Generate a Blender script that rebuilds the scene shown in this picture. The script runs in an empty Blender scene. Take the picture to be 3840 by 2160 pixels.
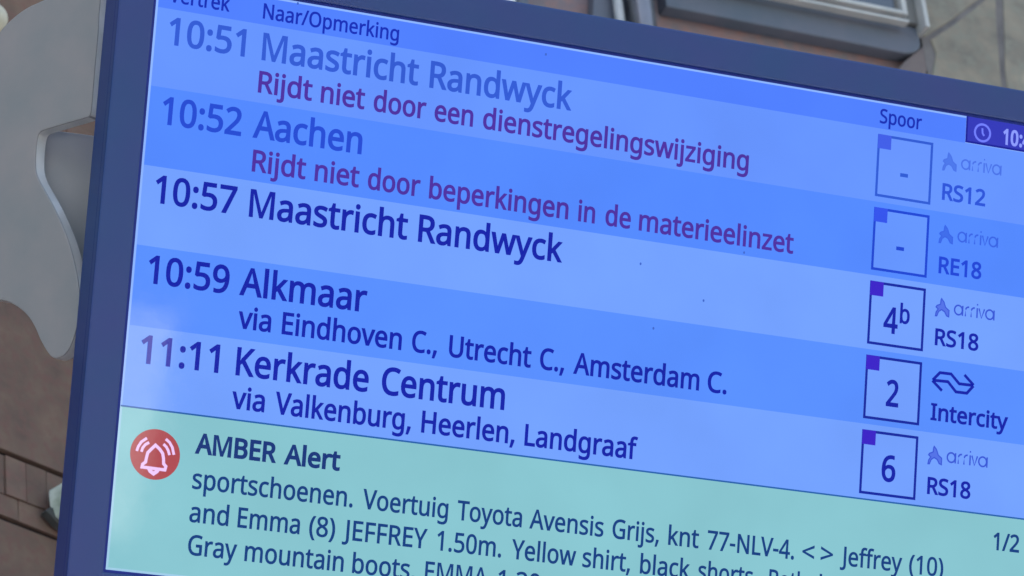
import bpy, bmesh, math, random
from mathutils import Vector, Matrix
from mathutils.geometry import tessellate_polygon
random.seed(7)
SC = bpy.context.scene
COL = SC.collection

# ------------------------------------------------------------ camera, world, sun, exposure
cam_data = bpy.data.cameras.new("camera")
cam = bpy.data.objects.new("camera", cam_data)
COL.objects.link(cam)
cam.matrix_world = Matrix([[0.9174904, -0.1322575, -0.3751256, 0.0], [-0.3868447, -0.5161032, -0.7641915, 0.0], [-0.0925335, 0.8462538, -0.5246828, 1.6], [0.0, 0.0, 0.0, 1.0]])
cam_data.sensor_width = 36.0
cam_data.lens = 131.25
cam_data.clip_start = 0.05
cam_data.clip_end = 2000.0
cam_data.dof.use_dof = True
cam_data.dof.focus_distance = 4.05
cam_data.dof.aperture_fstop = 16.0
SC.camera = cam

SUN_EL = math.radians(50)
world = bpy.data.worlds.new("World")
SC.world = world
world.use_nodes = True
wn = world.node_tree
sky = wn.nodes.new("ShaderNodeTexSky")
sky.sky_type = 'NISHITA'
sky.sun_disc = False
sky.sun_elevation = SUN_EL
sky.sun_rotation = 0.0
sky.air_density = 1.6
sky.dust_density = 4.0
sky.ozone_density = 1.0
wn.nodes["Background"].inputs[1].default_value = 0.15
wn.links.new(sky.outputs[0], wn.nodes["Background"].inputs[0])
sun_d = bpy.data.lights.new("sun", 'SUN')
sun_d.energy = 4.6
sun_d.angle = math.radians(0.5)
sun_d.color = (1.0, 0.95, 0.88)
sun = bpy.data.objects.new("sun", sun_d)
COL.objects.link(sun)
sun.rotation_euler = (-(math.pi/2 - SUN_EL), 0, 0)
SC.view_settings.view_transform = 'Standard'
SC.view_settings.look = 'None'
SC.view_settings.gamma = 1.0
SC.view_settings.exposure = 1.5

# ------------------------------------------------------------ materials
def lin(c):
    r = []
    for v in c[:3]:
        v /= 255.0
        r.append(v/12.92 if v <= 0.04045 else ((v+0.055)/1.055)**2.4)
    return tuple(r) + (1.0,)

def new_mat(name):
    m = bpy.data.materials.new(name)
    m.use_nodes = True
    return m, m.node_tree, m.node_tree.nodes["Principled BSDF"]

def mottled(name, a, b, scale=6.0, rough=0.7, bump=0.1, c=None, scale2=40.0, spec=0.3, metal=0.0, per_object=0.0, stretch=(1, 1, 1)):
    """two (three) tones mixed by noise, with a fine relief"""
    m, nt, bs = new_mat(name)
    N, L = nt.nodes, nt.links
    tc = N.new("ShaderNodeTexCoord")
    mp = N.new("ShaderNodeMapping"); mp.inputs['Scale'].default_value = stretch
    L.new(tc.outputs['Object'], mp.inputs[0])
    n1 = N.new("ShaderNodeTexNoise"); n1.inputs['Scale'].default_value = scale; n1.inputs['Detail'].default_value = 5.0
    L.new(mp.outputs[0], n1.inputs['Vector'])
    r1 = N.new("ShaderNodeValToRGB")
    r1.color_ramp.elements[0].position = 0.33; r1.color_ramp.elements[0].color = a
    r1.color_ramp.elements[1].position = 0.67; r1.color_ramp.elements[1].color = b
    L.new(n1.outputs[0], r1.inputs[0])
    out = r1.outputs[0]
    n2 = N.new("ShaderNodeTexNoise"); n2.inputs['Scale'].default_value = scale2; n2.inputs['Detail'].default_value = 6.0
    L.new(mp.outputs[0], n2.inputs['Vector'])
    if c is not None:
        r2 = N.new("ShaderNodeValToRGB")
        r2.color_ramp.elements[0].position = 0.45; r2.color_ramp.elements[0].color = (0, 0, 0, 1)
        r2.color_ramp.elements[1].position = 0.70; r2.color_ramp.elements[1].color = (1, 1, 1, 1)
        L.new(n2.outputs[0], r2.inputs[0])
        mx = N.new("ShaderNodeMix"); mx.data_type = 'RGBA'
        L.new(r2.outputs[0], mx.inputs[0]); L.new(out, mx.inputs[6]); mx.inputs[7].default_value = c
        out = mx.outputs[2]
    if per_object:
        oi = N.new("ShaderNodeObjectInfo")
        hsv = N.new("ShaderNodeHueSaturation")
        mr = N.new("ShaderNodeMapRange"); mr.inputs[3].default_value = 1-per_object; mr.inputs[4].default_value = 1+per_object
        L.new(oi.outputs['Random'], mr.inputs[0]); L.new(mr.outputs[0], hsv.inputs['Value'])
        L.new(out, hsv.inputs['Color']); out = hsv.outputs[0]
    L.new(out, bs.inputs['Base Color'])
    bs.inputs['Roughness'].default_value = rough
    bs.inputs['Metallic'].default_value = metal
    bs.inputs['Specular IOR Level'].default_value = spec
    if bump:
        bp = N.new("ShaderNodeBump"); bp.inputs['Strength'].default_value = bump; bp.inputs['Distance'].default_value = 0.002
        L.new(n2.outputs[0], bp.inputs['Height']); L.new(bp.outputs[0], bs.inputs['Normal'])
    return m

EXPO = 1.5
def glow(name, srgb, k=2**-EXPO):
    """a lit patch of the LCD behind its glossy cover"""
    m, nt, bs = new_mat(name)
    bs.inputs['Base Color'].default_value = (0.001, 0.001, 0.0015, 1)
    bs.inputs['Roughness'].default_value = 0.045
    bs.inputs['IOR'].default_value = 1.42
    bs.inputs['Emission Color'].default_value = lin(srgb)
    # uneven backlight and a thin dust film on the cover
    N, L = nt.nodes, nt.links
    tc = N.new("ShaderNodeTexCoord")
    n1 = N.new("ShaderNodeTexNoise"); n1.inputs['Scale'].default_value = 7.0; n1.inputs['Detail'].default_value = 3.0
    mr = N.new("ShaderNodeMapRange"); mr.inputs[1].default_value = 0.3; mr.inputs[2].default_value = 0.7
    mr.inputs[3].default_value = k*0.955; mr.inputs[4].default_value = k*1.045
    L.new(tc.outputs['Object'], n1.inputs['Vector']); L.new(n1.outputs[0], mr.inputs[0]); L.new(mr.outputs[0], bs.inputs['Emission Strength'])
    n2 = N.new("ShaderNodeTexNoise"); n2.inputs['Scale'].default_value = 26.0; n2.inputs['Detail'].default_value = 6.0; n2.inputs['Roughness'].default_value = 0.65
    m2 = N.new("ShaderNodeMapRange"); m2.inputs[1].default_value = 0.35; m2.inputs[2].default_value = 0.7
    m2.inputs[3].default_value = 0.03; m2.inputs[4].default_value = 0.07
    L.new(tc.outputs['Object'], n2.inputs['Vector']); L.new(n2.outputs[0], m2.inputs[0]); L.new(m2.outputs[0], bs.inputs['Roughness'])
    return m

M = {}
M['navy'] = mottled('navy_powder_coat', (0.008, 0.046, 0.180, 1), (0.017, 0.038, 0.188, 1), 9.0, 0.42, 0.05, scale2=900.0, spec=0.5)
M['gasket'] = mottled('dark_blue_gasket', (0.003, 0.016, 0.20, 1), (0.004, 0.02, 0.26, 1), 30.0, 0.5, 0.0)  # dark tone stands for the shade in the gap around the screen
M['steel'] = mottled('grey_painted_steel', (0.225, 0.24, 0.255, 1), (0.285, 0.27, 0.28, 1), 14.0, 0.42, 0.04, scale2=700.0, spec=0.5)
M['steel_edge'] = mottled('worn_steel_edge', (0.50, 0.51, 0.51, 1), (0.72, 0.69, 0.67, 1), 22.0, 0.3, 0.03, scale2=500.0, spec=0.6)  # bright highlight along the plate's rim, put into a paler colour
M['boxpaint'] = mottled('light_grey_paint', (0.42, 0.45, 0.485, 1), (0.49, 0.49, 0.515, 1), 14.0, 0.5, 0.04, scale2=500.0)  # bracket grey made paler to offset the shade on the box
M['mauve'] = mottled('mauve_stone', (0.15, 0.125, 0.13, 1), (0.20, 0.165, 0.16, 1), 14.0, 0.85, 0.3)  # shadow and dark joint at the sill end, put into the colour
M['block'] = mottled('brown_stone', (0.130, 0.086, 0.070, 1), (0.195, 0.130, 0.096, 1), 16.0, 0.85, 0.5, c=(0.175, 0.095, 0.078, 1), scale2=60.0, per_object=0.13)
M['mortar'] = mottled('dark_joint', (0.035, 0.028, 0.032, 1), (0.055, 0.045, 0.048, 1), 20.0, 0.9, 0.3)
M['facade'] = mottled('reddish_render', (0.25, 0.165, 0.175, 1), (0.19, 0.18, 0.20, 1), 9.0, 0.85, 0.4, c=(0.30, 0.18, 0.17, 1), scale2=30.0)
M['slab'] = mottled('grey_stone_slab', (0.19, 0.172, 0.150, 1), (0.34, 0.295, 0.232, 1), 12.0, 0.85, 0.4, c=(0.24, 0.232, 0.195, 1), scale2=45.0, per_object=0.05)
M['joint'] = mottled('slab_joint', (0.13, 0.12, 0.125, 1), (0.19, 0.175, 0.175, 1), 20.0, 0.9, 0.3)
M['slate'] = mottled('slate_paint', (0.10, 0.125, 0.165, 1), (0.13, 0.14, 0.18, 1), 12.0, 0.5, 0.1)
M['greyframe'] = mottled('grey_window_profile', (0.16, 0.16, 0.16, 1), (0.20, 0.195, 0.19, 1), 12.0, 0.5, 0.1)
M['bead'] = mottled('pale_window_bead', (0.42, 0.43, 0.43, 1), (0.52, 0.51, 0.50, 1), 25.0, 0.4, 0.1)
M['pipe'] = mottled('galvanised_pipe', (0.22, 0.22, 0.23, 1), (0.32, 0.32, 0.34, 1), 10.0, 0.25, 0.1, metal=0.85, spec=0.6, stretch=(1, 1, 0.1))
M['white'] = mottled('white_paint', (0.82, 0.83, 0.84, 1), (0.88, 0.88, 0.87, 1), 8.0, 0.6, 0.05)
M['cream'] = mottled('cream_cap', (0.48, 0.44, 0.34, 1), (0.62, 0.58, 0.46, 1), 30.0, 0.5, 0.1)
M['lampglass'] = mottled('pale_green_glass', (0.36, 0.45, 0.36, 1), (0.66, 0.74, 0.68, 1), 38.0, 0.25, 0.1, spec=0.6)
M['lampbase'] = mottled('dark_lamp_base', (0.06, 0.065, 0.065, 1), (0.09, 0.09, 0.09, 1), 30.0, 0.5, 0.1)
M['pane'] = mottled('window_glass', (0.06, 0.075, 0.10, 1), (0.09, 0.10, 0.125, 1), 6.0, 0.12, 0.0, spec=0.8)
M['ground'] = mottled('dark_ballast', (0.045, 0.044, 0.042, 1), (0.06, 0.058, 0.055, 1), 1.2, 0.85, 0.3, c=(0.05, 0.05, 0.05, 1), scale2=14.0)
M['paving'] = mottled('pale_paving', (0.36, 0.35, 0.33, 1), (0.44, 0.43, 0.40, 1), 1.2, 0.85, 0.3, c=(0.32, 0.31, 0.30, 1), scale2=14.0)
M['post'] = mottled('grey_steel_post', (0.14, 0.15, 0.16, 1), (0.17, 0.175, 0.18, 1), 5.0, 0.45, 0.05)
M['back'] = mottled('black_plastic', (0.02, 0.02, 0.025, 1), (0.03, 0.03, 0.035, 1), 20.0, 0.5, 0.1)
GLOW = {'edge_blue': (140,180,255), 'header': (76,126,255), 'row1': (99,147,255), 'row2': (80,136,255), 'row3': (113,160,255), 'row4': (86,142,255), 'row5': (113,160,255), 'sep': (30,95,170), 'alertbg': (134,196,207), 'edge_alert': (158,202,230), 'clockbg': (45,52,185), 'gaskglow': (8,20,150), 'headtext': (0,38,180), 'text1': (44,88,210), 'text2': (28,72,210), 'remark': (74,42,160), 'text': (0,24,168), 'title': (12,50,122), 'alert': (2,58,128), 'code1': (36,80,215), 'code2': (20,65,215), 'clocktext': (140,155,255), 'clockicon': (112,126,255), 'boxfill1': (102,148,255), 'boxfill2': (98,148,255), 'boxfill3': (114,160,255), 'boxfill4': (112,158,255), 'line1': (40,88,210), 'line2': (18,66,210), 'line3': (0,32,160), 'sq1': (60,92,232), 'sq2': (45,80,235), 'sq3': (55,25,200), 'arf1': (72,118,235), 'arl1': (70,112,230), 'arf2': (56,105,232), 'arl2': (52,98,228), 'arf3': (80,112,230), 'arl3': (52,84,212), 'alarm': (172,72,80), 'bell': (238,200,250), 'speck': (60,100,200)}
for k_, c_ in GLOW.items():
    M[k_] = glow('screen_' + k_, c_)

# ------------------------------------------------------------ helpers
def tag(o, label=None, cat=None, group=None, kind=None):
    if label: o['label'] = label
    if cat: o['category'] = cat
    if group: o['group'] = group
    if kind: o['kind'] = kind
    return o

def empty(name, mat):
    o = bpy.data.objects.new(name, None)
    COL.objects.link(o)
    o.empty_display_size = 0.1
    o.matrix_world = mat
    return o

def mesh_obj(name, verts, faces, mats, parent=None, fmat=None, smooth=False, bevel=0.0):
    me = bpy.data.meshes.new(name)
    me.from_pydata([tuple(v) for v in verts], [], faces)
    for m in (mats if isinstance(mats, (list, tuple)) else [mats]):
        me.materials.append(m)
    if fmat:
        for p, i in zip(me.polygons, fmat): p.material_index = i
    bm = bmesh.new(); bm.from_mesh(me)
    if bevel:
        es = [e for e in bm.edges if len(e.link_faces) == 2 and e.calc_face_angle(0) > 0.5]
        bmesh.ops.bevel(bm, geom=es, offset=bevel, segments=2, profile=0.6, affect='EDGES', clamp_overlap=True)
    if bevel or smooth == 'fix':
        bmesh.ops.recalc_face_normals(bm, faces=bm.faces)
    bm.to_mesh(me); bm.free()
    if smooth:
        for p in me.polygons: p.use_smooth = True
    o = bpy.data.objects.new(name, me)
    COL.objects.link(o)
    if parent is not None: o.parent = parent
    return o

def box_vf(x0, y0, z0, x1, y1, z1):
    v = [(x0, y0, z0), (x1, y0, z0), (x1, y1, z0), (x0, y1, z0), (x0, y0, z1), (x1, y0, z1), (x1, y1, z1), (x0, y1, z1)]
    f = [(0, 3, 2, 1), (4, 5, 6, 7), (0, 1, 5, 4), (1, 2, 6, 5), (2, 3, 7, 6), (3, 0, 4, 7)]
    return v, f

def box(name, b, m, parent=None, bevel=0.002):
    v, f = box_vf(*b)
    return mesh_obj(name, v, f, m, parent, bevel=bevel)

def area(p):
    return 0.5*sum(p[i][0]*p[(i+1) % len(p)][1] - p[(i+1) % len(p)][0]*p[i][1] for i in range(len(p)))

def merge_short(p, tol):
    r = list(p); i = 0
    while i < len(r) and len(r) > 6:
        a, b = r[i], r[(i+1) % len(r)]
        if math.hypot(a[0]-b[0], a[1]-b[1]) < tol:
            r[i] = ((a[0]+b[0])/2, (a[1]+b[1])/2); r.pop((i+1) % len(r))
        else: i += 1
    return r

def offset_poly(p, d):
    """grow a counter-clockwise ring by d (a clockwise ring, a hole, shrinks)"""
    r = []
    n = len(p)
    for i in range(n):
        a, b, c = p[i-1], p[i], p[(i+1) % n]
        e1 = (b[0]-a[0], b[1]-a[1]); e2 = (c[0]-b[0], c[1]-b[1])
        l1 = math.hypot(*e1) or 1e-9; l2 = math.hypot(*e2) or 1e-9
        n1 = (e1[1]/l1, -e1[0]/l1); n2 = (e2[1]/l2, -e2[0]/l2)
        s = (n1[0]+n2[0], n1[1]+n2[1]); q = s[0]*n1[0]+s[1]*n1[1]
        convex = (e1[0]*e2[1]-e1[1]*e2[0])*d > 0
        sharp = (not convex) and min(l1, l2) > 5*abs(d)
        k = d/max(q, 0.06 if sharp else 0.5)
        r.append((b[0]+s[0]*k, b[1]+s[1]*k))
    return r

def prism(name, pts, z0, z1, mats, parent=None, bevel=0.0, side=0):
    """polygon in the local xy plane extruded from z0 (back) to z1 (front)"""
    if area(pts) < 0: pts = pts[::-1]
    n = len(pts)
    v = [(x, y, z1) for x, y in pts] + [(x, y, z0) for x, y in pts]
    f = [tuple(range(n)), tuple(range(2*n-1, n-1, -1))] + [(i, n+i, n+(i+1) % n, (i+1) % n) for i in range(n)]
    fm = [0, 0] + [side]*n
    return mesh_obj(name, v, f, mats, parent, fmat=fm, bevel=bevel)

def flat(name, pts, z, m, parent=None):
    if area(pts) < 0: pts = pts[::-1]
    return mesh_obj(name, [(x, y, z) for x, y in pts], [tuple(range(len(pts)))], m, parent)

def stroke_geo(path, w, z, V, F, closed=False):
    """flat line of width w along a path, joints mitred"""
    n = len(path)
    L_, R_ = [], []
    for i in range(n):
        p = path[i]
        a = path[i-1] if (i > 0 or closed) else None
        c = path[(i+1) % n] if (i < n-1 or closed) else None
        ns = []
        for s, e in ((a, p), (p, c)):
            if s is None or e is None: continue
            dx, dy = e[0]-s[0], e[1]-s[1]; l = math.hypot(dx, dy) or 1e-9
            ns.append((-dy/l, dx/l))
        if len(ns) == 2:
            sx, sy = ns[0][0]+ns[1][0], ns[0][1]+ns[1][1]
            q = sx*ns[0][0]+sy*ns[0][1]; k = 1/max(q, 0.6)
            nx, ny = sx*k, sy*k
        else: nx, ny = ns[0]
        L_.append((p[0]+nx*w/2, p[1]+ny*w/2, z)); R_.append((p[0]-nx*w/2, p[1]-ny*w/2, z))
    b = len(V)
    for l, r in zip(L_, R_): V += [l, r]
    m = n if closed else n-1
    for i in range(m):
        j = (i+1) % n
        F.append((b+2*i, b+2*i+1, b+2*j+1, b+2*j))

def strokes(name, paths, w, z, m, parent=None, closed=False):
    V, F = [], []
    for p in paths: stroke_geo(p, w, z, V, F, closed)
    return mesh_obj(name, V, F, m, parent)

def disc_geo(c, r, z, V, F, n=40, ry=None):
    b = len(V); ry = ry or r
    V += [(c[0]+r*math.cos(2*math.pi*i/n), c[1]+ry*math.sin(2*math.pi*i/n), z) for i in range(n)]
    F.append(tuple(range(b, b+n)))

def catmull(pts, k=3):
    r = []; n = len(pts)
    for i in range(n):
        p0, p1, p2, p3 = pts[i-1], pts[i], pts[(i+1) % n], pts[(i+2) % n]
        for j in range(k):
            t = j/k
            r.append(tuple(0.5*((2*p1[a]) + (-p0[a]+p2[a])*t + (2*p0[a]-5*p1[a]+4*p2[a]-p3[a])*t*t + (-p0[a]+3*p1[a]-3*p2[a]+p3[a])*t**3) for a in (0, 1)))
    return r

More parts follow.
